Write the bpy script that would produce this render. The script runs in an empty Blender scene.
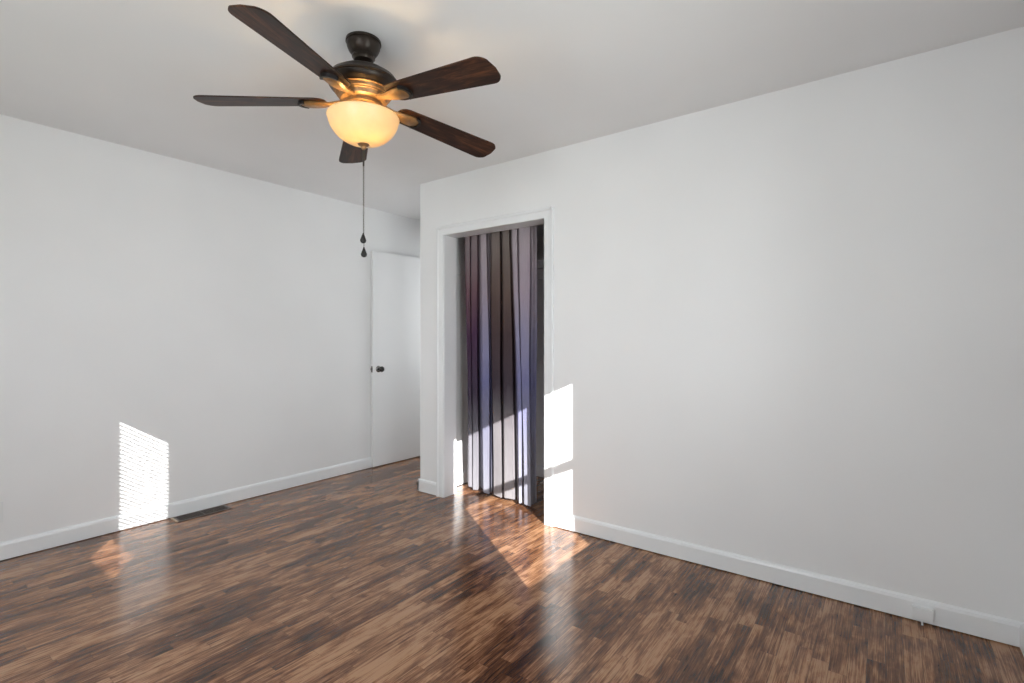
import bpy, bmesh, math, random
from mathutils import Vector, Matrix
random.seed(7)
S = bpy.context.scene
COL = S.collection
# ------------------------------------------------------------------ camera
F_PX = 504.0; YAW = math.radians(36.53); CAM_H = 1.216
cam_d = bpy.data.cameras.new('camera'); cam = bpy.data.objects.new('camera', cam_d); COL.objects.link(cam)
cam_d.sensor_fit = 'HORIZONTAL'; cam_d.sensor_width = 36; cam_d.lens = 36*F_PX/1024
cam_d.shift_y = -3.3/1024; cam_d.clip_start = 0.02
cam.location = (0, 0, CAM_H); cam.rotation_euler = (math.radians(90), 0, YAW-math.radians(90))
S.camera = cam
# ------------------------------------------------------------------ view / world / lights
S.view_settings.view_transform = 'Standard'; S.view_settings.look = 'None'
S.view_settings.exposure = 0.08; S.view_settings.gamma = 1.0; S.view_settings.use_curve_mapping = False
W = bpy.data.worlds.new('world'); S.world = W; W.use_nodes = True
bg = W.node_tree.nodes['Background']; bg.inputs[0].default_value = (0.80, 0.89, 1.0, 1); bg.inputs[1].default_value = 3.2
SUN = Vector((0.67, 1.0, -0.455))
ld = bpy.data.lights.new('sun', 'SUN'); ld.energy = 17.0; ld.angle = math.radians(0.27); ld.color = (0.99, 0.98, 0.95)
sun = bpy.data.objects.new('sun', ld); COL.objects.link(sun); sun.location = (-6, -9, 7)
sun.rotation_euler = SUN.to_track_quat('-Z', 'Y').to_euler()

def area(name, loc, aim, sx, sy, power, color=(1, 1, 1), spread=180):
    l = bpy.data.lights.new(name, 'AREA'); l.shape = 'RECTANGLE'; l.size = sx; l.size_y = sy
    l.energy = power; l.color = color; l.spread = math.radians(spread)
    o = bpy.data.objects.new(name, l); COL.objects.link(o); o.location = loc
    o.rotation_euler = Vector(aim).to_track_quat('-Z', 'Y').to_euler(); return o
# daylight lamps at two windows (back one tilted up for ceiling), plus added fill
area('daylight_back_window', (1.06, -0.405, 1.36), (0.15, 1, 0.8), 0.62, 1.0, 4.0, (0.935, 0.985, 1.0))
area('fill_back_window_low', (1.06, -0.40, 1.36), (0.40, 1, 0.05), 0.6, 0.9, 5.4, (0.935, 0.985, 1.0), 95)  # added narrow fill that lifts the far left wall
area('daylight_near_window', (-0.66, 0.94, 1.45), (1, 0.10, 0.0), 0.5, 1.1, 23, (0.935, 0.985, 1.0))
area('fill_near_window_side', (-0.655, 0.94, 1.45), (1, 1.1, 0.0), 0.5, 1.1, 4.0, (0.935, 0.985, 1.0), 95)  # added narrow fill turned towards the left wall
area('fill_added_window', (-0.66, 3.07, 1.40), (1, 0, 0.0), 0.55, 1.1, 0.8, (0.935, 0.985, 1.0), 95)  # fill lamp for the extra window, evens out the room
area('fill_beyond_hall', (4.7, 3.3, 1.5), (-1, 0.0, 0.15), 0.7, 1.2, 12.5, (0.95, 0.99, 1.0))  # unseen lamp added past the doorway to brighten the far end

# ------------------------------------------------------------------ material helpers
def mat(name):
    m = bpy.data.materials.new(name); m.use_nodes = True
    nt = m.node_tree; b = nt.nodes['Principled BSDF']; return m, nt, b
def N(nt, t, **kw):
    n = nt.nodes.new(t)
    for k, v in kw.items(): setattr(n, k, v)
    return n
def ramp(nt, fac, stops, interp='LINEAR'):
    r = N(nt, 'ShaderNodeValToRGB'); r.color_ramp.interpolation = interp
    while len(r.color_ramp.elements) > len(stops): r.color_ramp.elements.remove(r.color_ramp.elements[-1])
    while len(r.color_ramp.elements) < len(stops): r.color_ramp.elements.new(0.5)
    for e, (p, c) in zip(r.color_ramp.elements, stops): e.position = p; e.color = (*c, 1)
    nt.links.new(fac, r.inputs[0]); return r.outputs[0]
def math_(nt, op, a, b=None, clamp=False):
    n = N(nt, 'ShaderNodeMath', operation=op); n.use_clamp = clamp
    for i, v in enumerate([a, b]):
        if v is None: continue
        if isinstance(v, (int, float)): n.inputs[i].default_value = v
        else: nt.links.new(v, n.inputs[i])
    return n.outputs[0]
def noise(nt, vec, scale, detail=3, rough=0.5, sc=(1, 1, 1), dist=0.0):
    mp = N(nt, 'ShaderNodeMapping'); mp.inputs['Scale'].default_value = sc
    nt.links.new(vec, mp.inputs['Vector'])
    n = N(nt, 'ShaderNodeTexNoise'); n.inputs['Scale'].default_value = scale; n.inputs['Detail'].default_value = detail
    n.inputs['Roughness'].default_value = rough; n.inputs['Distortion'].default_value = dist
    nt.links.new(mp.outputs[0], n.inputs['Vector']); return n.outputs['Fac']
def mix(nt, a, b, fac, mode='MIX'):
    n = N(nt, 'ShaderNodeMix', data_type='RGBA', blend_type=mode)
    for s, v in ((n.inputs[0], fac), (n.inputs[6], a), (n.inputs[7], b)):
        if isinstance(v, (int, float)): s.default_value = v
        elif isinstance(v, tuple): s.default_value = (*v, 1)
        else: nt.links.new(v, s)
    return n.outputs[2]
def bump(nt, b, h, strength, dist=0.002):
    n = N(nt, 'ShaderNodeBump'); n.inputs['Strength'].default_value = strength; n.inputs['Distance'].default_value = dist
    nt.links.new(h, n.inputs['Height']); nt.links.new(n.outputs[0], b.inputs['Normal'])
def coords(nt): return N(nt, 'ShaderNodeTexCoord').outputs['Object']

def paint(name, col, rough, bs=0.05, sc=90, spec=0.5, var=0.02):
    m, nt, b = mat(name); c = coords(nt)
    lo = tuple(max(0, v-var) for v in col); hi = tuple(min(1, v+var) for v in col)
    nt.links.new(ramp(nt, noise(nt, c, 1.3, 2), [(0.3, lo), (0.7, hi)]), b.inputs['Base Color'])
    b.inputs['Roughness'].default_value = rough; b.inputs['Specular IOR Level'].default_value = spec
    bump(nt, b, noise(nt, c, sc, 3), bs, 0.001); return m
M = {}
M['wall'] = paint('wall_paint', (0.85, 0.85, 0.853), 0.50, 0.06, 120, 0.5)
M['ceiling'] = paint('ceiling_paint', (0.86, 0.86, 0.863), 0.75, 0.10, 80, 0.3)
M['trim'] = paint('trim_gloss_paint', (0.84, 0.85, 0.86), 0.28, 0.02, 60, 0.5, 0.01)
M['door'] = paint('door_paint', (0.82, 0.82, 0.825), 0.38, 0.03, 50, 0.5, 0.01)
M['closet'] = paint('closet_paint', (0.82, 0.82, 0.82), 0.7, 0.05, 80, 0.3)
M['plastic'] = paint('white_plastic', (0.82, 0.83, 0.84), 0.3, 0.0, 60, 0.5, 0.01)
M['outside'] = paint('outside_render', (0.45, 0.44, 0.42), 0.9)
M['grass'] = paint('outside_lawn', (0.10, 0.16, 0.05), 0.95)
M['fence'] = paint('fence_wood', (0.30, 0.22, 0.15), 0.85)

def simple(name, col, rough, metal=0.0, spec=0.5, var=0.25, sc=40):
    m, nt, b = mat(name); c = coords(nt)
    lo = tuple(v*(1-var) for v in col); hi = tuple(min(1, v*(1+var)) for v in col)
    nt.links.new(ramp(nt, noise(nt, c, sc, 3), [(0.3, lo), (0.7, hi)]), b.inputs['Base Color'])
    b.inputs['Roughness'].default_value = rough; b.inputs['Metallic'].default_value = metal
    b.inputs['Specular IOR Level'].default_value = spec; return m
M['bronze'] = simple('oiled_bronze', (0.034, 0.024, 0.018), 0.38, 0.5)
M['bracket'] = simple('rubbed_bronze_lamp_glow', (0.26, 0.145, 0.060), 0.40, 0.45)  # bronze with the bowl lamp's amber glow mixed into its colour
M['black'] = simple('black_metal', (0.012, 0.010, 0.010), 0.4, 0.3)
M['chain'] = simple('chain_metal', (0.10, 0.085, 0.07), 0.35, 0.9)
M['nickel'] = simple('satin_nickel', (0.30, 0.29, 0.28), 0.22, 1.0)
M['knob'] = simple('dark_nickel', (0.06, 0.057, 0.055), 0.2, 0.9)
M['vent'] = simple('register_metal', (0.16, 0.13, 0.115), 0.35, 0.6)
M['slot'] = simple('dark_slot', (0.01, 0.01, 0.01), 0.8)
M['brass'] = simple('worn_brass', (0.65, 0.52, 0.38), 0.35, 0.6)

def floor_mat():
    m, nt, b = mat('walnut_strip_floor'); c = coords(nt)
    sep = N(nt, 'ShaderNodeSeparateXYZ'); nt.links.new(c, sep.inputs[0]); X, Y = sep.outputs[0], sep.outputs[1]
    wv = 0.056
    yr = math_(nt, 'DIVIDE', Y, wv); row = math_(nt, 'FLOOR', yr); fy = math_(nt, 'FRACT', yr)
    wn = N(nt, 'ShaderNodeTexWhiteNoise', noise_dimensions='1D'); nt.links.new(row, wn.inputs['W'])
    xo = math_(nt, 'ADD', X, math_(nt, 'MULTIPLY', wn.outputs['Value'], 3.7))
    ln = math_(nt, 'ADD', math_(nt, 'MULTIPLY', wn.outputs['Value'], 0.45), 0.38)
    xr = math_(nt, 'DIVIDE', xo, ln); pl = math_(nt, 'FLOOR', xr); fx = math_(nt, 'FRACT', xr)
    cb = N(nt, 'ShaderNodeCombineXYZ'); nt.links.new(row, cb.inputs[0]); nt.links.new(pl, cb.inputs[1])
    w2 = N(nt, 'ShaderNodeTexWhiteNoise', noise_dimensions='2D'); nt.links.new(cb.outputs[0], w2.inputs['Vector'])
    pv = w2.outputs['Value']
    # grain coordinates shifted per board
    off = N(nt, 'ShaderNodeVectorMath', operation='SCALE'); nt.links.new(w2.outputs['Color'], off.inputs[0]); off.inputs['Scale'].default_value = 13
    ad = N(nt, 'ShaderNodeVectorMath', operation='ADD'); nt.links.new(c, ad.inputs[0]); nt.links.new(off.outputs[0], ad.inputs[1])
    g1 = noise(nt, ad.outputs[0], 1.0, 6, 0.65, (2.2, 80, 5), 1.0)
    g2 = noise(nt, ad.outputs[0], 1.0, 4, 0.6, (9, 330, 10), 0.3)
    blot = noise(nt, ad.outputs[0], 1.0, 4, 0.6, (6, 16, 5), 0.8)
    wear = noise(nt, c, 1.0, 4, 0.6, (1.6, 3.2, 1), 0.4)
    v = math_(nt, 'ADD', math_(nt, 'MULTIPLY', pv, 0.15), math_(nt, 'MULTIPLY', g1, 0.62))
    v = math_(nt, 'ADD', v, math_(nt, 'MULTIPLY', blot, 0.58))
    v = math_(nt, 'ADD', v, math_(nt, 'MULTIPLY', wear, 0.62))
    v = math_(nt, 'ADD', v, math_(nt, 'MULTIPLY', g2, 0.60))
    v = math_(nt, 'MULTIPLY', math_(nt, 'SUBTRACT', v, 0.93), 2.0, True)
    col = ramp(nt, v, [(0.0, (0.011, 0.005, 0.0035)), (0.28, (0.044, 0.017, 0.009)), (0.52, (0.108, 0.044, 0.021)),
                       (0.75, (0.225, 0.100, 0.048)), (1.0, (0.42, 0.225, 0.12))])
    # seams between boards
    ey = math_(nt, 'MINIMUM', fy, math_(nt, 'SUBTRACT', 1.0, fy)); ex = math_(nt, 'MINIMUM', fx, math_(nt, 'SUBTRACT', 1.0, fx))
    sy_ = math_(nt, 'LESS_THAN', ey, 0.018); sx_ = math_(nt, 'MULTIPLY', math_(nt, 'LESS_THAN', ex, 0.002), 0.6)
    seam = math_(nt, 'MAXIMUM', sy_, sx_)
    col = mix(nt, col, (0.008, 0.005, 0.004), math_(nt, 'MULTIPLY', seam, 0.45))
    # small pale nicks
    vo = N(nt, 'ShaderNodeTexVoronoi'); mp = N(nt, 'ShaderNodeMapping'); mp.inputs['Scale'].default_value = (5, 9, 1)
    nt.links.new(c, mp.inputs[0]); nt.links.new(mp.outputs[0], vo.inputs['Vector']); vo.inputs['Scale'].default_value = 1.3
    nick = math_(nt, 'LESS_THAN', vo.outputs['Distance'], 0.022)
    col = mix(nt, col, (0.55, 0.45, 0.36), math_(nt, 'MULTIPLY', nick, 0.55))
    nt.links.new(col, b.inputs['Base Color'])
    rg = math_(nt, 'ADD', math_(nt, 'MULTIPLY', g1, 0.16), 0.13)
    nt.links.new(rg, b.inputs['Roughness'])
    b.inputs['Specular IOR Level'].default_value = 0.10
    b.inputs['Coat Weight'].default_value = 0.62; b.inputs['Coat Roughness'].default_value = 0.19
    h = math_(nt, 'SUBTRACT', math_(nt, 'MULTIPLY', g1, 0.7), math_(nt, 'MULTIPLY', seam, 0.5))
    h = math_(nt, 'ADD', h, math_(nt, 'MULTIPLY', pv, 0.25))
    bump(nt, b, h, 0.22, 0.0015)
    return m
M['floor'] = floor_mat()

def blade_mat():
    m, nt, b = mat('walnut_blade'); c = coords(nt)
    g = noise(nt, c, 1.0, 5, 0.65, (9, 75, 9), 0.8); g2 = noise(nt, c, 1.0, 3, 0.5, (3, 14, 3), 1.0)
    v = math_(nt, 'ADD', math_(nt, 'MULTIPLY', g, 0.65), math_(nt, 'MULTIPLY', g2, 0.35))
    nt.links.new(ramp(nt, v, [(0.34, (0.009, 0.004, 0.003)), (0.52, (0.034, 0.013, 0.007)), (0.68, (0.13, 0.05, 0.022))]), b.inputs['Base Color'])
    b.inputs['Roughness'].default_value = 0.40; b.inputs['Specular IOR Level'].default_value = 0.22
    bump(nt, b, g, 0.1, 0.0006); return m
M['blade'] = blade_mat()

def bowl_mat():
    m, nt, b = mat('frosted_amber_glass'); c = coords(nt)
    out = nt.nodes['Material Output']
    col = ramp(nt, noise(nt, c, 9, 4, 0.6, (1, 1, 1), 1.5), [(0.3, (0.84, 0.70, 0.44)), (0.7, (0.88, 0.76, 0.50))])
    nt.links.new(col, b.inputs['Base Color']); b.inputs['Roughness'].default_value = 0.35
    tr = N(nt, 'ShaderNodeBsdfTranslucent'); nt.links.new(col, tr.inputs[0])
    mx = N(nt, 'ShaderNodeMixShader'); mx.inputs[0].default_value = 0.32
    nt.links.new(b.outputs[0], mx.inputs[1]); nt.links.new(tr.outputs[0], mx.inputs[2]); nt.links.new(mx.outputs[0], out.inputs[0])
    return m
M['bowl'] = bowl_mat()

def glass_mat():
    m, nt, b = mat('window_glass'); out = nt.nodes['Material Output']
    t = N(nt, 'ShaderNodeBsdfTransparent'); g = N(nt, 'ShaderNodeBsdfGlossy'); g.inputs['Roughness'].default_value = 0.02
    mx = N(nt, 'ShaderNodeMixShader'); mx.inputs[0].default_value = 0.05
    nt.links.new(t.outputs[0], mx.inputs[1]); nt.links.new(g.outputs[0], mx.inputs[2])
    nt.links.new(mx.outputs[0], out.inputs[0]); return m
M['glass'] = glass_mat()

# ------------------------------------------------------------------ mesh helpers
def bx(bm, x0, x1, y0, y1, z0, z1, bevel=0.0):
    t = bmesh.new(); bmesh.ops.create_cube(t, size=1)
    for v in t.verts:
        v.co = Vector(((x0+x1)/2+v.co.x*(x1-x0), (y0+y1)/2+v.co.y*(y1-y0), (z0+z1)/2+v.co.z*(z1-z0)))
    if bevel: bmesh.ops.bevel(t, geom=list(t.edges), offset=bevel, segments=2, affect='EDGES', profile=0.6)
    me = bpy.data.meshes.new('tmp'); t.to_mesh(me); t.free(); bm.from_mesh(me); bpy.data.meshes.remove(me)
def lathe(bm, prof, seg=48, center=(0, 0, 0)):
    rings = []
    for r, z in prof:
        if r < 1e-5: rings.append([bm.verts.new((center[0], center[1], center[2]+z))])
        else: rings.append([bm.verts.new((center[0]+r*math.cos(2*math.pi*i/seg), center[1]+r*math.sin(2*math.pi*i/seg), center[2]+z)) for i in range(seg)])
    for a, b in zip(rings, rings[1:]):
        for i in range(seg):
            j = (i+1) % seg
            if len(a) == 1 and len(b) > 1: bm.faces.new((a[0], b[j], b[i]))
            elif len(b) == 1 and len(a) > 1: bm.faces.new((a[i], a[j], b[0]))
            elif len(a) > 1: bm.faces.new((a[i], a[j], b[j], b[i]))
def tube(bm, p0, p1, r, seg=12, r1=None):
    p0 = Vector(p0); p1 = Vector(p1); d = (p1-p0).normalized(); q = d.to_track_quat('Z', 'Y'); r1 = r if r1 is None else r1
    a = []; b = []
    for i in range(seg):
        o = Vector((math.cos(2*math.pi*i/seg), math.sin(2*math.pi*i/seg), 0)); a.append(bm.verts.new(p0+q@(o*r))); b.append(bm.verts.new(p1+q@(o*r1)))
    for i in range(seg): j = (i+1) % seg; bm.faces.new((a[i], a[j], b[j], b[i]))
    bm.faces.new(a[::-1]); bm.faces.new(b)
def sweep(bm, prof, path_from, path_to, up=(0, 0, 1), side=None):
    """extrude a 2-D profile (out, up) in a straight line; side = the outward direction"""
    f = Vector(path_from); t = Vector(path_to); s = Vector(side); u = Vector(up)
    a = [bm.verts.new(f+s*p[0]+u*p[1]) for p in prof]; b = [bm.verts.new(t+s*p[0]+u*p[1]) for p in prof]
    n = len(prof)
    for i in range(n): j = (i+1) % n; bm.faces.new((a[i], a[j], b[j], b[i]))
    bm.faces.new(a[::-1]); bm.faces.new(b)
def obj(name, bm, m, parent=None, smooth=False, loc=None):
    bmesh.ops.recalc_face_normals(bm, faces=bm.faces)
    me = bpy.data.meshes.new(name); bm.to_mesh(me); bm.free()
    o = bpy.data.objects.new(name, me); COL.objects.link(o); me.materials.append(m)
    if smooth:
        for p in me.polygons: p.use_smooth = True
        try: me.set_sharp_from_angle(angle=math.radians(38))
        except Exception: pass
    if parent: o.parent = parent
    if loc: o.location = loc
    return o
def struct(name, bm, m, parent=None, smooth=False):
    o = obj(name, bm, m, parent, smooth)
    if not parent: o['kind'] = 'structure'
    return o
def tag(o, label, cat, group=None, kind=None):
    o['label'] = label; o['category'] = cat
    if group: o['group'] = group
    if kind: o['kind'] = kind
    return o
def empty(name, loc, rz=0.0):
    o = bpy.data.objects.new(name, None); COL.objects.link(o); o.location = loc; o.rotation_euler = (0, 0, rz); o.empty_display_size = 0.1
    return o

# ------------------------------------------------------------------ room shell
XN, XR, YB, YL, H = -0.70, 2.785, -0.438, 3.888, 2.44
XI = 2.915                     # closet side of the right wall
CY0, CY1, CZ = 1.80, 2.704, 2.0  # closet opening
EX = 5.0
B = bmesh.new; 
b = B(); bx(b, XN-0.15, EX, YB-0.15, YL+0.15, -0.12, 0.0); struct('floor', b, M['floor'])
b = B(); bx(b, XN-0.15, EX, YB-0.15, YL+0.15, H, H+0.12); struct('ceiling', b, M['ceiling'])
b = B(); bx(b, XN-0.15, EX, YL, YL+0.12, 0, H); struct('wall_left', b, M['wall'])
b = B()   # wall with the closet opening
bx(b, XR, XI, YB, CY0-0.018, 0, H); bx(b, XR, XI, CY1+0.018, 2.97, 0, H); bx(b, XR, XI, CY0-0.018, CY1+0.018, CZ+0.018, H)
struct('wall_right', b, M['wall'])
b = B(); bx(b, XI, EX, 2.84, 2.97, 0, H); struct('wall_hall', b, M['wall'])
b = B(); bx(b, 3.86, 3.98, 2.97, 3.02, 0, H); bx(b, 3.86, 3.98, 3.83, YL, 0, H); bx(b, 3.86, 3.98, 3.02, 3.83, 2.06, H); struct('wall_hall_end', b, M['wall'])
b = B(); bx(b, EX, EX+0.12, YB, YL+0.12, 0, H); struct('wall_far', b, M['wall'])
b = B(); bx(b, 3.70, 3.80, 1.0, 2.84, 0, H); bx(b, XI, 3.80, 0.9, 1.0, 0, H); struct('wall_closet', b, M['closet'])
WX0, WX1, WZ0, WZ1 = 0.70, 1.46, 0.80, 1.925    # hole in the back wall
b = B(); bx(b, XN-0.12, WX0, YB-0.12, YB, 0, H); bx(b, WX1, EX, YB-0.12, YB, 0, H); bx(b, WX0, WX1, YB-0.12, YB, 0, WZ0); bx(b, WX0, WX1, YB-0.12, YB, WZ1, H)
struct('wall_back', b, M['wall'])
VY0, VY1, VZ0, VZ1 = 0.62, 1.25, 0.78, 2.03     # hole in the near wall
b = B(); bx(b, XN-0.12, XN, YB, VY0, 0, H); bx(b, XN-0.12, XN, VY1, 2.75, 0, H); bx(b, XN-0.12, XN, 3.40, YL, 0, H); bx(b, XN-0.12, XN, 2.75, 3.40, 0, VZ0); bx(b, XN-0.12, XN, 2.75, 3.40, VZ1, H); bx(b, XN-0.12, XN, VY0, VY1, 0, VZ0); bx(b, XN-0.12, XN, VY0, VY1, VZ1, H)
struct('wall_near', b, M['wall'])

# windows (all out of frame; two let the sun in, the third is added)
def window(name, axis, plane, inner, a0, a1, z0, z1, g0, g1, panes):
    """hole a0..a1 x z0..z1, glass g0..g1; panes = [(zlo, zhi), ...]; axis 'y' = wall normal Y"""
    def box(bm, u0, u1, d0, d1, za, zb, bev=0.0):
        if axis == 'y': bx(bm, u0, u1, d0, d1, za, zb, bev)
        else: bx(bm, d0, d1, u0, u1, za, zb, bev)
    f = B()
    box(f, a0, g0, plane-0.012, plane+0.012, z0, z1); box(f, g1, a1, plane-0.012, plane+0.012, z0, z1)
    zs = [z0]+[v for p in panes for v in p]+[z1]
    for i in range(0, len(zs), 2): box(f, g0, g1, plane-0.012, plane+0.012, zs[i], zs[i+1])
    w = struct(name, f, M['trim'])
    g = B()
    for za, zb in panes: box(g, g0, g1, plane-0.002, plane+0.002, za, zb)
    obj('pane', g, M['glass'], w)
    c = B(); t = inner; o = inner+0.018
    box(c, a0-0.065, a0, t, o, z0-0.02, z1+0.065, 0.003); box(c, a1, a1+0.065, t, o, z0-0.02, z1+0.065, 0.003)
    box(c, a0, a1, t, o, z1, z1+0.065, 0.003); obj('window_casing', c, M['trim'], w)
    s = B(); box(s, a0-0.08, a1+0.08, t-0.005, t+0.04, z0-0.03, z0-0.004, 0.004); obj('window_sill', s, M['trim'], w)
    return w
window('window_1', 'y', -0.495, YB, WX0, WX1, WZ0, WZ1, 0.742, 1.395, [(0.855, 1.340), (1.395, 1.882)])
window('window_2', 'x', -0.76, XN, VY0, VY1, VZ0, VZ1, 0.72, 1.15, [(0.85, 1.205), (1.25, 1.955)])
window('added_window', 'x', -0.76, XN, 2.75, 3.40, VZ0, VZ1, 2.80, 3.35, [(0.83, 1.37), (1.42, 1.98)])  # unseen extra window, put in to spread the room light
# horizontal blind hanging in window 2
bl = empty('window_blind', (-0.715, 0.935, 0.9)); tag(bl, 'white horizontal slat blind hanging in the window behind the camera', 'blind')
b = B(); tl = math.radians(34-42.5)
z = 1.227
while z < 1.985:
    dx = 0.011*math.cos(tl); dz = 0.011*math.sin(tl)
    v = [b.verts.new((x, y, zz-0.9)) for x, zz in ((-dx, z+dz), (dx, z-dz)) for y in (-0.295, 0.295)]
    w = [b.verts.new((x, y, zz+0.0008-0.9)) for x, zz in ((-dx, z+dz), (dx, z-dz)) for y in (-0.295, 0.295)]
    b.faces.new((v[0], v[1], v[3], v[2])); b.faces.new((w[0], w[2], w[3], w[1]))
    for i, j in ((0, 1), (1, 3), (3, 2), (2, 0)): b.faces.new((v[i], v[j], w[j], w[i]))
    z += 0.0254
obj('slats', b, M['plastic'], bl)
b = B(); bx(b, -0.013, 0.013, -0.3, 0.3, 1.09, 1.125, 0.003); obj('headrail', b, M['plastic'], bl)
b = B(); bx(b, -0.011, 0.011, -0.295, 0.295, 0.304, 0.316, 0.003); obj('bottom_rail', b, M['plastic'], bl)
# fence added unseen outside that window to block the low sun
b = B(); bx(b, -2.23, -2.17, -5, 3, 0, 2.05)
for i in range(40): bx(b, -2.17, -2.155, -5+i*0.2, -5+i*0.2+0.185, 0.05, 2.035)
tag(struct('sun_blocking_fence', b, M['fence']), 'tall timber fence added unseen outside the near window to block the low sun', 'fence')
b = B(); bx(b, -30, 30, -30, 30, -0.4, -0.2); struct('ground', b, M['grass'])

# baseboards
BP = [(0, 0.005), (0.015, 0.005), (0.015, 0.082), (0.011, 0.094), (0.004, 0.100), (0, 0.100)]
def baseboard(name, runs, parent=None):
    bm = B()
    for f, t, s in runs: sweep(bm, BP, f, t, side=s)
    return struct(name, bm, M['trim'], parent)
baseboard('baseboard_left', [((XN, YL, 0), (3.86, YL, 0), (0, -1, 0))])
baseboard('baseboard_right', [((XR, YB, 0), (XR, CY0-0.063, 0), (-1, 0, 0)), ((XR, CY1+0.074, 0), (XR, 2.985, 0), (-1, 0, 0)), ((XR-0.015, 2.97, 0), (3.86, 2.97, 0), (0, 1, 0))])
baseboard('baseboard_back', [((XN, YB, 0), (XR, YB, 0), (0, 1, 0))])
baseboard('baseboard_near', [((XN, YB, 0), (XN, YL, 0), (1, 0, 0))])
baseboard('baseboard_closet', [((3.70, 1.0, 0), (3.70, 2.84, 0), (-1, 0, 0)), ((XI, 2.84, 0), (3.70, 2.84, 0), (0, -1, 0))])
# closet door casing and jamb (door_1 is the cased opening)
b = B()
CW = 0.062
CP = [(0, 0), (0, CW+0.008), (0.012, CW+0.008), (0.019, CW+0.003), (0.019, CW-0.010), (0.013, CW-0.016), (0.012, 0.004), (0.008, 0)]
# left and right legs, then the head, each a moulded profile
sweep(b, CP, (XR, CY1+0.005, 0), (XR, CY1+0.005, CZ+CW), up=(0, 1, 0), side=(-1, 0, 0))
sweep(b, CP, (XR, CY0-0.005, 0), (XR, CY0-0.005, CZ+CW), up=(0, -1, 0), side=(-1, 0, 0))
sweep(b, CP, (XR, CY0-CW, CZ), (XR, CY1+CW, CZ), up=(0, 0, 1), side=(-1, 0, 0))
struct('trim_closet_casing', b, M['trim'])
b = B(); bx(b, XR-0.002, XI+0.002, CY1, CY1+0.018, 0, CZ); bx(b, XR-0.002, XI+0.002, CY0-0.018, CY0, 0, CZ); bx(b, XR-0.002, XI+0.002, CY0-0.018, CY1+0.018, CZ, CZ+0.018)
struct('trim_closet_jamb', b, M['trim'])

# hall door standing open against the left wall
door = empty('door_1', (3.775, 3.857, 0.0), math.radians(180-2.0)); door['kind'] = 'structure'
b = B(); bx(b, 0, 0.762, -0.0, 0.035, 0.010, 2.035, 0.0015); obj('door_panel', b, M['door'], door)
KX = 0.762-0.062
b = B(); q = Matrix.Rotation(math.radians(-90), 4, 'X')
lathe(b, [(0, 0), (0.031, 0), (0.031, 0.004), (0.026, 0.009), (0.013, 0.012), (0.012, 0.030)], 32)
bmesh.ops.transform(b, matrix=Matrix.Translation((KX, 0.035, 0.925)) @ q, verts=b.verts)
ro = obj('knob_rosette', b, M['nickel'], door, True)
b = B(); lathe(b, [(0.011, 0.026), (0.018, 0.030), (0.026, 0.040), (0.0275, 0.050), (0.024, 0.060), (0.015, 0.066), (0.006, 0.066), (0.005, 0.063), (0, 0.063)], 32)
bmesh.ops.transform(b, matrix=Matrix.Translation((KX, 0.035, 0.925)) @ q, verts=b.verts)
obj('door_knob', b, M['knob'], door, True)
b = B(); bx(b, 0.7615, 0.764, 0.005, 0.030, 0.895, 0.953, 0.0005); bx(b, 0.764, 0.773, 0.010, 0.025, 0.915, 0.935, 0.002); obj('latch_plate', b, M['nickel'], door)
for hz in (0.25, 1.02, 1.80):
    b = B(); tube(b, (0.0, 0.040, hz-0.045), (0.0, 0.040, hz+0.045), 0.006); bx(b, 0.0, 0.003, 0.003, 0.034, hz-0.045, hz+0.045); obj('hinge', b, M['nickel'], door)
b = B()
bx(b, 3.845, 3.985, 3.0, 3.02, 0, 2.06); bx(b, 3.845, 3.985, 3.83, 3.85, 0, 2.06); bx(b, 3.845, 3.985, 3.0, 3.85, 2.055, 2.075)
struct('trim_hall_door_jamb', b, M['trim'])

# ------------------------------------------------------------------ closet fittings
sh = empty('closet_shelf', (3.48, 1.92, 1.80)); tag(sh, 'grey painted closet shelf high behind the curtain', 'shelf')
b = B(); bx(b, -0.16, 0.21, -0.91, 0.91, 0.028, 0.046, 0.002); obj('shelf_board', b, M['closet'], sh)
b = B(); bx(b, 0.20, 0.219, -0.91, 0.91, -0.06, 0.027); bx(b, -0.55, 0.20, 0.90, 0.919, -0.06, 0.027); obj('cleat', b, M['closet'], sh)
pr = empty('hook_rail', (3.69, 1.92, 1.06)); tag(pr, 'thin wall rail with small dark hooks on the closet back wall', 'hook rail')
b = B(); bx(b, -0.006, 0.009, -0.90, 0.90, -0.045, 0.0, 0.002); obj('rail_board', b, M['closet'], pr)
for i in range(9):
    y = -0.78+i*0.195
    b = B(); tube(b, (-0.005, y, -0.004), (-0.045, y, 0.010), 0.007); tube(b, (-0.045, y, 0.010), (-0.052, y, 0.022), 0.008); obj('hook', b, M['black'], pr)

# curtain: a pleated ombre cloth on a tension rod, sunlit foot put into its colour
cur = empty('curtain', (2.985, 2.30, 0.0)); tag(cur, 'mauve and blue ombre curtain with sunlight on its foot put into the colour, hanging in the closet doorway, hem just off the floor', 'curtain')
def yx(px, X=2.985):
    u = (px-512)/F_PX; s, c = math.sin(YAW), math.cos(YAW); return X*(s-c*u)/(c+s*u)
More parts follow.
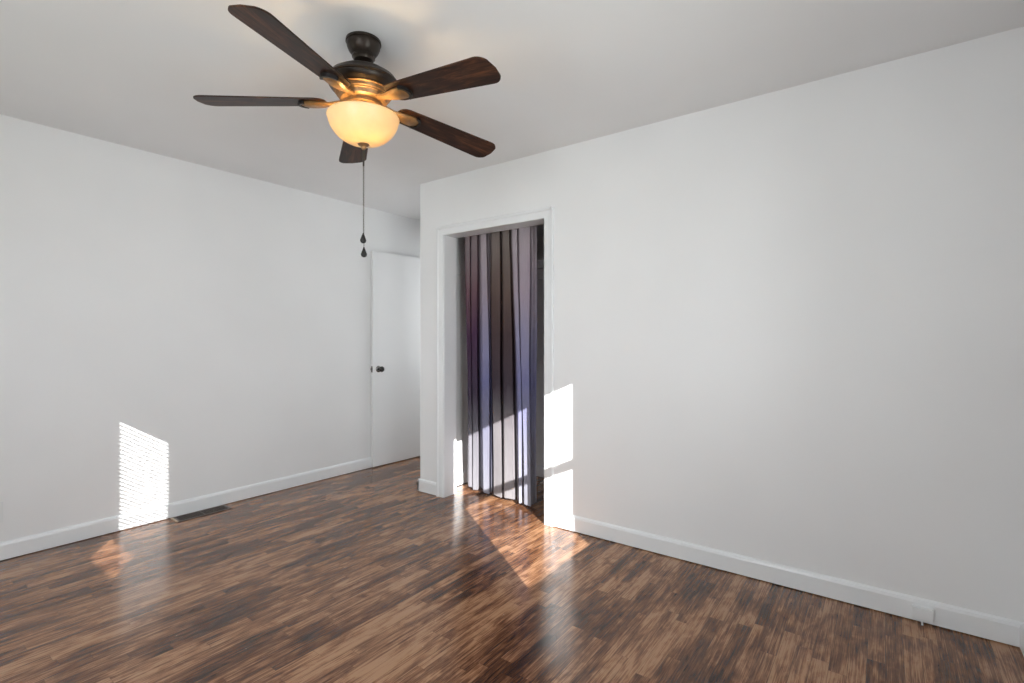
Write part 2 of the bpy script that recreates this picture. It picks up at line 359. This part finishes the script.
# (pixel at mid height, depth 0 front .. 1 back)
PL = [(467.6, .9), (468.2, .05), (472.0, .12), (472.7, .8), (473.4, .08), (478.0, .1), (479.6, 1), (482.2, .5), (483.4, .0), (489.4, .0), (490.2, .9), (491.6, .35), (492.6, 1),
      (493.6, .1), (501.6, .05), (503.2, 1), (504.8, .1), (514.2, .1), (516.2, 1), (517.8, .3), (519.2, .05), (522.4, .15), (523.2, .8), (524.0, .0), (530.4, .0), (531.5, .7), (536.8, 1.2)]
PT = [464.4, 465.2, 469.6, 470.4, 471.2, 476.8, 478.2, 479.6, 480.6, 486.0, 487.2, 488.6, 490.4, 491.6, 499.4, 501.0, 502.6, 508.4, 510.0, 511.0, 512.2, 516.4, 518.0, 519.0, 529.6, 531.5, 536.6]
def interp(t, fz):
    """t 0..1 along the list -> (y, depth)"""
    n = len(PL)-1; f = t*n; i = min(int(f), n-1); k = f-i; k = k*k*(3-2*k)
    a, c_ = PL[i], PL[i+1]; g = fz**1.3
    lo = a[0]+(c_[0]-a[0])*(f-i); hi = PT[i]+(PT[i+1]-PT[i])*(f-i)
    return lo+(hi-lo)*g, a[1]+(c_[1]-a[1])*k
NU, NV = 26*10, 44
b = B(); grid = []
cl = b.loops.layers.float_color.new('dye_and_sun')
Z0, Z1 = 0.028, 2.06
for j in range(NV+1):
    z = Z0+(Z1-Z0)*j/NV; row = []
    fz = (z-Z0)/(Z1-Z0)
    for i in range(NU+1):
        t = i/NU; px, d = interp(t, fz)
        px += 0.9*math.sin(t*17+fz*3.4)*(1-abs(2*fz-1)) 
        px += 0.35*math.sin(i*0.11+z*3.1)*(1-fz)
        Xb = 3.02-0.03*fz-(0.085-0.045*fz)*t
        dd = (0.055+0.035*(1-fz))*d
        X = Xb+dd + 0.003*math.sin(t*40+z*5)
        zz = z+(0.006*math.sin(t*31) if j == 0 else 0)
        row.append(b.verts.new((X-2.985, yx(px, X)-2.30, zz)))
    grid.append(row)
for j in range(NV):
    for i in range(NU):
        fce = b.faces.new((grid[j][i], grid[j][i+1], grid[j+1][i+1], grid[j+1][i]))
        for lp, (ii, jj) in zip(fce.loops, ((i, j), (i+1, j), (i+1, j+1), (i, j+1))): lp[cl] = (ii/NU, jj/NV, 0, 1)
def cloth_mat():
    m, nt, bs = mat('ombre_sunlit_voile')  # cloth colours with the sunlit foot and shaded middle worked in
    at = N(nt, 'ShaderNodeVertexColor', layer_name='dye_and_sun'); sp = N(nt, 'ShaderNodeSeparateColor'); nt.links.new(at.outputs[0], sp.inputs[0])
    U, V = sp.outputs[0], sp.outputs[1]
    c = coords(nt)
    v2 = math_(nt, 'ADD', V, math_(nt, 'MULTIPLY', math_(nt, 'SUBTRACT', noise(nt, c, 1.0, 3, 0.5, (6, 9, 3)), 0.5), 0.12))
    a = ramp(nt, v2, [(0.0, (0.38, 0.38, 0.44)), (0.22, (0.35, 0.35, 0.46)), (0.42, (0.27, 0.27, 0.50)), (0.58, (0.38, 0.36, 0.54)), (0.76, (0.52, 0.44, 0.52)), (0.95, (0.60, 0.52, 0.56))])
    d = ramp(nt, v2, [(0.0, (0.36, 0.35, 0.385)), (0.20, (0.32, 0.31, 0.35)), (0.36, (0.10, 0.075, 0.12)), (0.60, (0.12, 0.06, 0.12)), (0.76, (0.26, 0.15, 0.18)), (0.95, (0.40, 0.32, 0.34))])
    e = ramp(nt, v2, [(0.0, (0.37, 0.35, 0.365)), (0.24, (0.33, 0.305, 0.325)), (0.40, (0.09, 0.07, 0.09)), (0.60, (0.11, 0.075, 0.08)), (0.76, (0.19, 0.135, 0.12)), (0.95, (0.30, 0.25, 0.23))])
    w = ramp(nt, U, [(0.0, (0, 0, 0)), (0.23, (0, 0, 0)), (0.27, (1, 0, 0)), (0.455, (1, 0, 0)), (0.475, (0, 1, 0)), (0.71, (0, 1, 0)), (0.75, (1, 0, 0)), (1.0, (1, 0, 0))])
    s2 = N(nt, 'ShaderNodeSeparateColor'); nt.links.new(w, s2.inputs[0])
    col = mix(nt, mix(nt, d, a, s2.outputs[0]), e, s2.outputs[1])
    # woven slub
    col = mix(nt, col, ramp(nt, noise(nt, c, 1.0, 3, 0.7, (60, 260, 12)), [(0.3, (0.62, 0.62, 0.62)), (0.7, (1, 1, 1))]), 0.5, 'MULTIPLY')
    nt.links.new(col, bs.inputs['Base Color']); bs.inputs['Roughness'].default_value = 0.85; bs.inputs['Specular IOR Level'].default_value = 0.15
    tr = N(nt, 'ShaderNodeBsdfTranslucent'); nt.links.new(col, tr.inputs[0]); mx = N(nt, 'ShaderNodeMixShader'); mx.inputs[0].default_value = 0.28
    nt.links.new(bs.outputs[0], mx.inputs[1]); nt.links.new(tr.outputs[0], mx.inputs[2]); nt.links.new(mx.outputs[0], nt.nodes['Material Output'].inputs[0])
    return m
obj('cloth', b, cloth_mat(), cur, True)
rod = empty('curtain_rod', (2.985, 2.30, 2.075)); tag(rod, 'thin dark rod above the closet opening, carrying the curtain', 'curtain rod')
b = B(); tube(b, (0, -0.62, 0), (0, 0.50, 0), 0.008, 16); obj('rod', b, M['black'], rod, True)
for y in (-0.60, 0.48):
    b = B(); tube(b, (-0.069, y, 0), (0, y, 0), 0.006); bx(b, -0.07, -0.064, y-0.015, y+0.015, -0.03, 0.03, 0.001); obj('rod_bracket', b, M['black'], rod)

# ------------------------------------------------------------------ ceiling fan
FAN = Vector((1.305, 1.728, 0))
fan = empty('ceiling_fan', (FAN.x, FAN.y, H)); tag(fan, 'dark bronze five-blade ceiling fan with walnut blades and a lit amber bowl', 'ceiling fan')
def z_(z): return z-H
b = B(); lathe(b, [(0, z_(2.4395)), (0.070, z_(2.4395)), (0.071, z_(2.430)), (0.0665, z_(2.4285)), (0.0675, z_(2.424)), (0.066, z_(2.413)), (0.060, z_(2.398)), (0.050, z_(2.384)), (0.0445, z_(2.379)), (0.046, z_(2.370)), (0.042, z_(2.366)), (0.038, z_(2.358)), (0.025, z_(2.354)), (0, z_(2.354))]); obj('canopy', b, M['bronze'], fan, True)
b = B(); tube(b, (0, 0, z_(2.36)), (0, 0, z_(2.31)), 0.0135, 24); obj('downrod', b, M['bronze'], fan, True)
b = B(); lathe(b, [(0, z_(2.318)), (0.035, z_(2.318)), (0.070, z_(2.314)), (0.106, z_(2.303)), (0.130, z_(2.287)), (0.140, z_(2.272)), (0.144, z_(2.268)), (0.144, z_(2.262)), (0.140, z_(2.259)), (0.139, z_(2.252)), (0.131, z_(2.240)), (0.125, z_(2.237)), (0.117, z_(2.229)), (0, z_(2.229))], 64)
obj('motor_housing', b, M['bronze'], fan, True)
b = B(); lathe(b, [(0.05, z_(2.2295)), (0.1165, z_(2.2295)), (0.118, z_(2.226)), (0.112, z_(2.223)), (0.108, z_(2.212)), (0.104, z_(2.210)), (0.103, z_(2.206)), (0.099, z_(2.204)), (0.093, z_(2.190)), (0.080, z_(2.184)), (0.05, z_(2.184))], 64)
obj('motor_band', b, M['bracket'], fan, True)  # lower motor housing, amber lamp glow carried by its colour
b = B(); lathe(b, [(0, z_(2.184)), (0.074, z_(2.184)), (0.076, z_(2.168)), (0.058, z_(2.164)), (0.056, z_(2.150)), (0.062, z_(2.144)), (0.062, z_(2.134)), (0.03, z_(2.130)), (0.0, z_(2.130))], 48); obj('switch_housing', b, M['bracket'], fan, True)
ZB = 2.185; DROOP = [.064, .018, .038, .088, .102]
def rounded(pts_, n=6):
    return pts_
for k in range(5):
    a = math.radians(58.05+72*k)
    bl_ = bpy.data.objects.new('blade', None)
    # blade outline in its own frame: x outwards, y across
    b = B(); R0, R1 = 0.150, 0.658; W0, W1 = 0.052, 0.070; out = []
    def arc(cx, cy, r, a0, a1, n=8): return [(cx+r*math.cos(math.radians(a0+(a1-a0)*i/n)), cy+r*math.sin(math.radians(a0+(a1-a0)*i/n))) for i in range(n+1)]
    out += arc(R0+0.038, -W0+0.038, 0.038, 180, 270)
    out += arc(R1-0.045, -W1+0.045, 0.045, 270, 345)
    out += [(R1+0.004, 0)]
    out += arc(R1-0.045, W1-0.045, 0.045, 15, 90)
    out += arc(R0+0.038, W0-0.038, 0.038, 90, 180)
    lo = [b.verts.new((x, y, -0.003)) for x, y in out]; hi = [b.verts.new((x, y, 0.003)) for x, y in out]
    b.faces.new(lo[::-1]); b.faces.new(hi); n = len(out)
    for i in range(n): j = (i+1) % n; b.faces.new((lo[i], lo[j], hi[j], hi[i]))
    bmesh.ops.bevel(b, geom=[e for e in b.edges if abs(e.verts[0].co.z-e.verts[1].co.z) < 1e-6], offset=0.0012, segments=1, affect='EDGES')
    bl_ = obj('blade', b, M['blade'], fan)
    bl_.location = (0, 0, z_(ZB+0.15*DROOP[k]))
    bl_.rotation_euler = (Matrix.Rotation(a, 3, 'Z') @ Matrix.Rotation(math.atan(DROOP[k]), 3, 'Y') @ Matrix.Rotation(math.radians(-10.4), 3, 'X')).to_euler()
    # bracket: arm rising from the hub flange, spreading into a rounded plate under the blade
    b = B()
    secs = [(0.070, 0.016, -0.002, 0.010), (0.105, 0.014, -0.006, 0.009), (0.135, 0.016, -0.011, 0.009), (0.160, 0.024, -0.014, 0.011), (0.190, 0.031, -0.015, 0.012), (0.222, 0.033, -0.014, 0.011), (0.240, 0.028, -0.012, 0.009), (0.250, 0.014, -0.010, 0.007)]
    prev = None
    for (x, w_, zc, th) in secs:
        ring = [b.verts.new((x, -w_, zc+th*0.25)), b.verts.new((x, -w_*0.7, zc-th*0.4)), b.verts.new((x, w_*0.7, zc-th*0.4)), b.verts.new((x, w_, zc+th*0.25)), b.verts.new((x, w_*0.9, zc+th*0.9)), b.verts.new((x, -w_*0.9, zc+th*0.9))]
        if prev:
            for i in range(6): j = (i+1) % 6; b.faces.new((prev[i], prev[j], ring[j], ring[i]))
        else: b.faces.new(ring[::-1])
        prev = ring
    b.faces.new(prev)
    br = obj('blade_bracket', b, M['bracket'], bl_, True)
    b = B(); out = arc(0.222, 0, 0.040, -75, 75, 12)+arc(0.222, 0, 0.030, 75, -75, 12)
    lo = [b.verts.new((x, y, -0.017)) for x, y in out]; hi = [b.verts.new((x, y, -0.0032)) for x, y in out]; n = len(out)
    for i in range(n): j = (i+1) % n; b.faces.new((lo[i], lo[j], hi[j], hi[i]))
    for i in range(12): b.faces.new((lo[i], lo[i+1], lo[n-2-i], lo[n-1-i])); b.faces.new((hi[i], hi[n-1-i], hi[n-2-i], hi[i+1]))
    obj('bracket_tip', b, M['black'], bl_)
# bowl of frosted glass, open on top
ZR = 2.122; RB = 0.142; DB = 0.109
prof = [(RB-0.006, z_(ZR+0.004)), (RB, z_(ZR+0.006)), (RB+0.003, z_(ZR))]
for i in range(1, 13):
    t = i/12*math.pi/2; prof.append((max(RB*math.cos(t)**0.85 if i < 12 else 0.004, 0.004), z_(ZR-DB*math.sin(t)**1.15)))
b = B(); lathe(b, prof, 64); bo = obj('light_bowl', b, M['bowl'], fan, True)
so = bo.modifiers.new('thickness', 'SOLIDIFY'); so.thickness = 0.003; so.offset = -1
b = B(); lathe(b, [(0, z_(2.026)), (0.024, z_(2.025)), (0.027, z_(2.018)), (0.019, z_(2.009)), (0.011, z_(2.006)), (0.010, z_(1.998)), (0.006, z_(1.993)), (0.0, z_(1.992))], 32); obj('finial', b, M['bracket'], fan, True)
b = B(); tube(b, (0, 0, z_(2.15)), (0, 0, z_(2.01)), 0.004); obj('center_rod', b, M['bracket'], fan)
def pendant(bm, x, y, zt, L=0.042, r=0.0125):
    lathe(bm, [(0, zt), (0.002, zt), (0.004, zt-L*.15), (r*.7, zt-L*.45), (r, zt-L*.72), (r*.85, zt-L*.9), (r*.4, zt-L), (0, zt-L)], 20, (x, y, 0))
rg = Vector((math.sin(YAW), -math.cos(YAW), 0))
for (sx, zt) in ((-0.0015, 1.6496), (0.0015, 1.592)):
    x, y = rg.x*sx, rg.y*sx
    b = B(); tube(b, (x, y, z_(1.99)), (x, y, z_(1.925)), 0.0022, 8); tube(b, (x, y, z_(1.925)), (x, y, z_(zt-0.002)), 0.0010, 6)
    for i in range(60):
        zz = 1.985-(1.985-zt)*i/60; bmesh.ops.create_icosphere(b, subdivisions=1, radius=0.0016, matrix=Matrix.Translation((x, y, z_(zz))))
    ch = obj('pull_chain', b, M['chain'], fan)
    b = B(); pendant(b, x, y, z_(zt)); obj('chain_pendant', b, M['black'], ch, True)
for (sx, sf, zb, en) in ((0.012, -0.045, 2.074, 1.9), (-0.012, 0.030, 2.100, 0.7)):
    l = bpy.data.lights.new('fan_bulb', 'POINT'); l.energy = en; l.color = (1.0, 0.70, 0.33); l.shadow_soft_size = 0.02
    o = bpy.data.objects.new('fan_bulb', l); COL.objects.link(o); o.parent = fan; o.location = (rg.x*sx-rg.y*sf, rg.y*sx+rg.x*sf, z_(zb))

# ------------------------------------------------------------------ floor register
vt = empty('floor_register', (1.53, 3.807, 0.0)); tag(vt, 'dark metal floor register lying against the left baseboard', 'floor vent')
L2, W2 = 0.172, 0.062
b = B(); bx(b, -L2, L2, -W2, -W2+0.014, 0.0, 0.006, 0.0015); bx(b, -L2, L2, W2-0.014, W2, 0.0, 0.006, 0.0015); bx(b, -L2+0.008, -L2+0.02, -W2+0.013, W2-0.013, 0.0, 0.006, 0.001); bx(b, L2-0.02, L2-0.0, -W2+0.013, W2-0.013, 0.0, 0.006, 0.0015); bx(b, -0.006, 0.006, -W2+0.013, W2-0.013, 0.0, 0.006, 0.001)
obj('frame', b, M['vent'], vt)
b = B(); bx(b, -L2-0.002, -L2+0.008, -W2+0.004, W2-0.004, 0.0, 0.007, 0.001); obj('end_lip', b, M['brass'], vt)
b = B()
for s in (-1, 1):
    for i in range(10):
        x = s*(0.015+i*0.0148)
        t = bmesh.new(); bmesh.ops.create_cube(t, size=1)
        bmesh.ops.scale(t, vec=(0.0036, (W2-0.014)*2, 0.0062), verts=t.verts); bmesh.ops.rotate(t, matrix=Matrix.Rotation(s*0.45, 3, 'Y'), verts=t.verts)
        bmesh.ops.translate(t, vec=(x, 0, 0.0036), verts=t.verts)
        me = bpy.data.meshes.new('t'); t.to_mesh(me); t.free(); b.from_mesh(me); bpy.data.meshes.remove(me)
    bx(b, min(s*0.008, s*0.15), max(s*0.008, s*0.15), -0.016, -0.0135, 0.001, 0.0045); bx(b, min(s*0.008, s*0.15), max(s*0.008, s*0.15), 0.0135, 0.016, 0.001, 0.0045)
obj('louvers', b, M['vent'], vt)
b = B(); bx(b, -L2+0.01, L2-0.01, -W2+0.01, W2-0.01, 0.0002, 0.0008); obj('duct_shadow_pan', b, M['slot'], vt)

# ------------------------------------------------------------------ outlets
ot = empty('wall_outlet', (0.525, YL, 0.265)); tag(ot, 'white electrical outlet at the far left edge, low on the left wall', 'outlet')
b = B(); bx(b, -0.035, 0.035, -0.006, 0.0, -0.057, 0.057, 0.002); obj('cover_plate', b, M['plastic'], ot)
for z in (-0.02, 0.02):
    b = B(); bx(b, -0.017, 0.017, -0.009, -0.0055, z-0.014, z+0.014, 0.0015); so_ = obj('socket', b, M['plastic'], ot)
    b = B(); bx(b, -0.008, -0.006, -0.0095, -0.0085, z-0.005, z+0.005); bx(b, 0.006, 0.008, -0.0095, -0.0085, z-0.004, z+0.004); tube(b, (0, -0.0095, z-0.009), (0, -0.0085, z-0.009), 0.0022); obj('slot', b, M['slot'], so_)
jb = empty('cable_jack', (XR-0.015, -0.128, 0.047)); tag(jb, 'small white cable plate set on the right baseboard', 'wall plate')
b = B(); bx(b, -0.018, 0.0, -0.036, 0.036, -0.026, 0.023, 0.002); obj('cover_plate', b, M['plastic'], jb)
b = B(); tube(b, (-0.012, 0.004, -0.024), (-0.020, 0.002, -0.047), 0.0035, 10); obj('cable_stub', b, M['plastic'], jb)
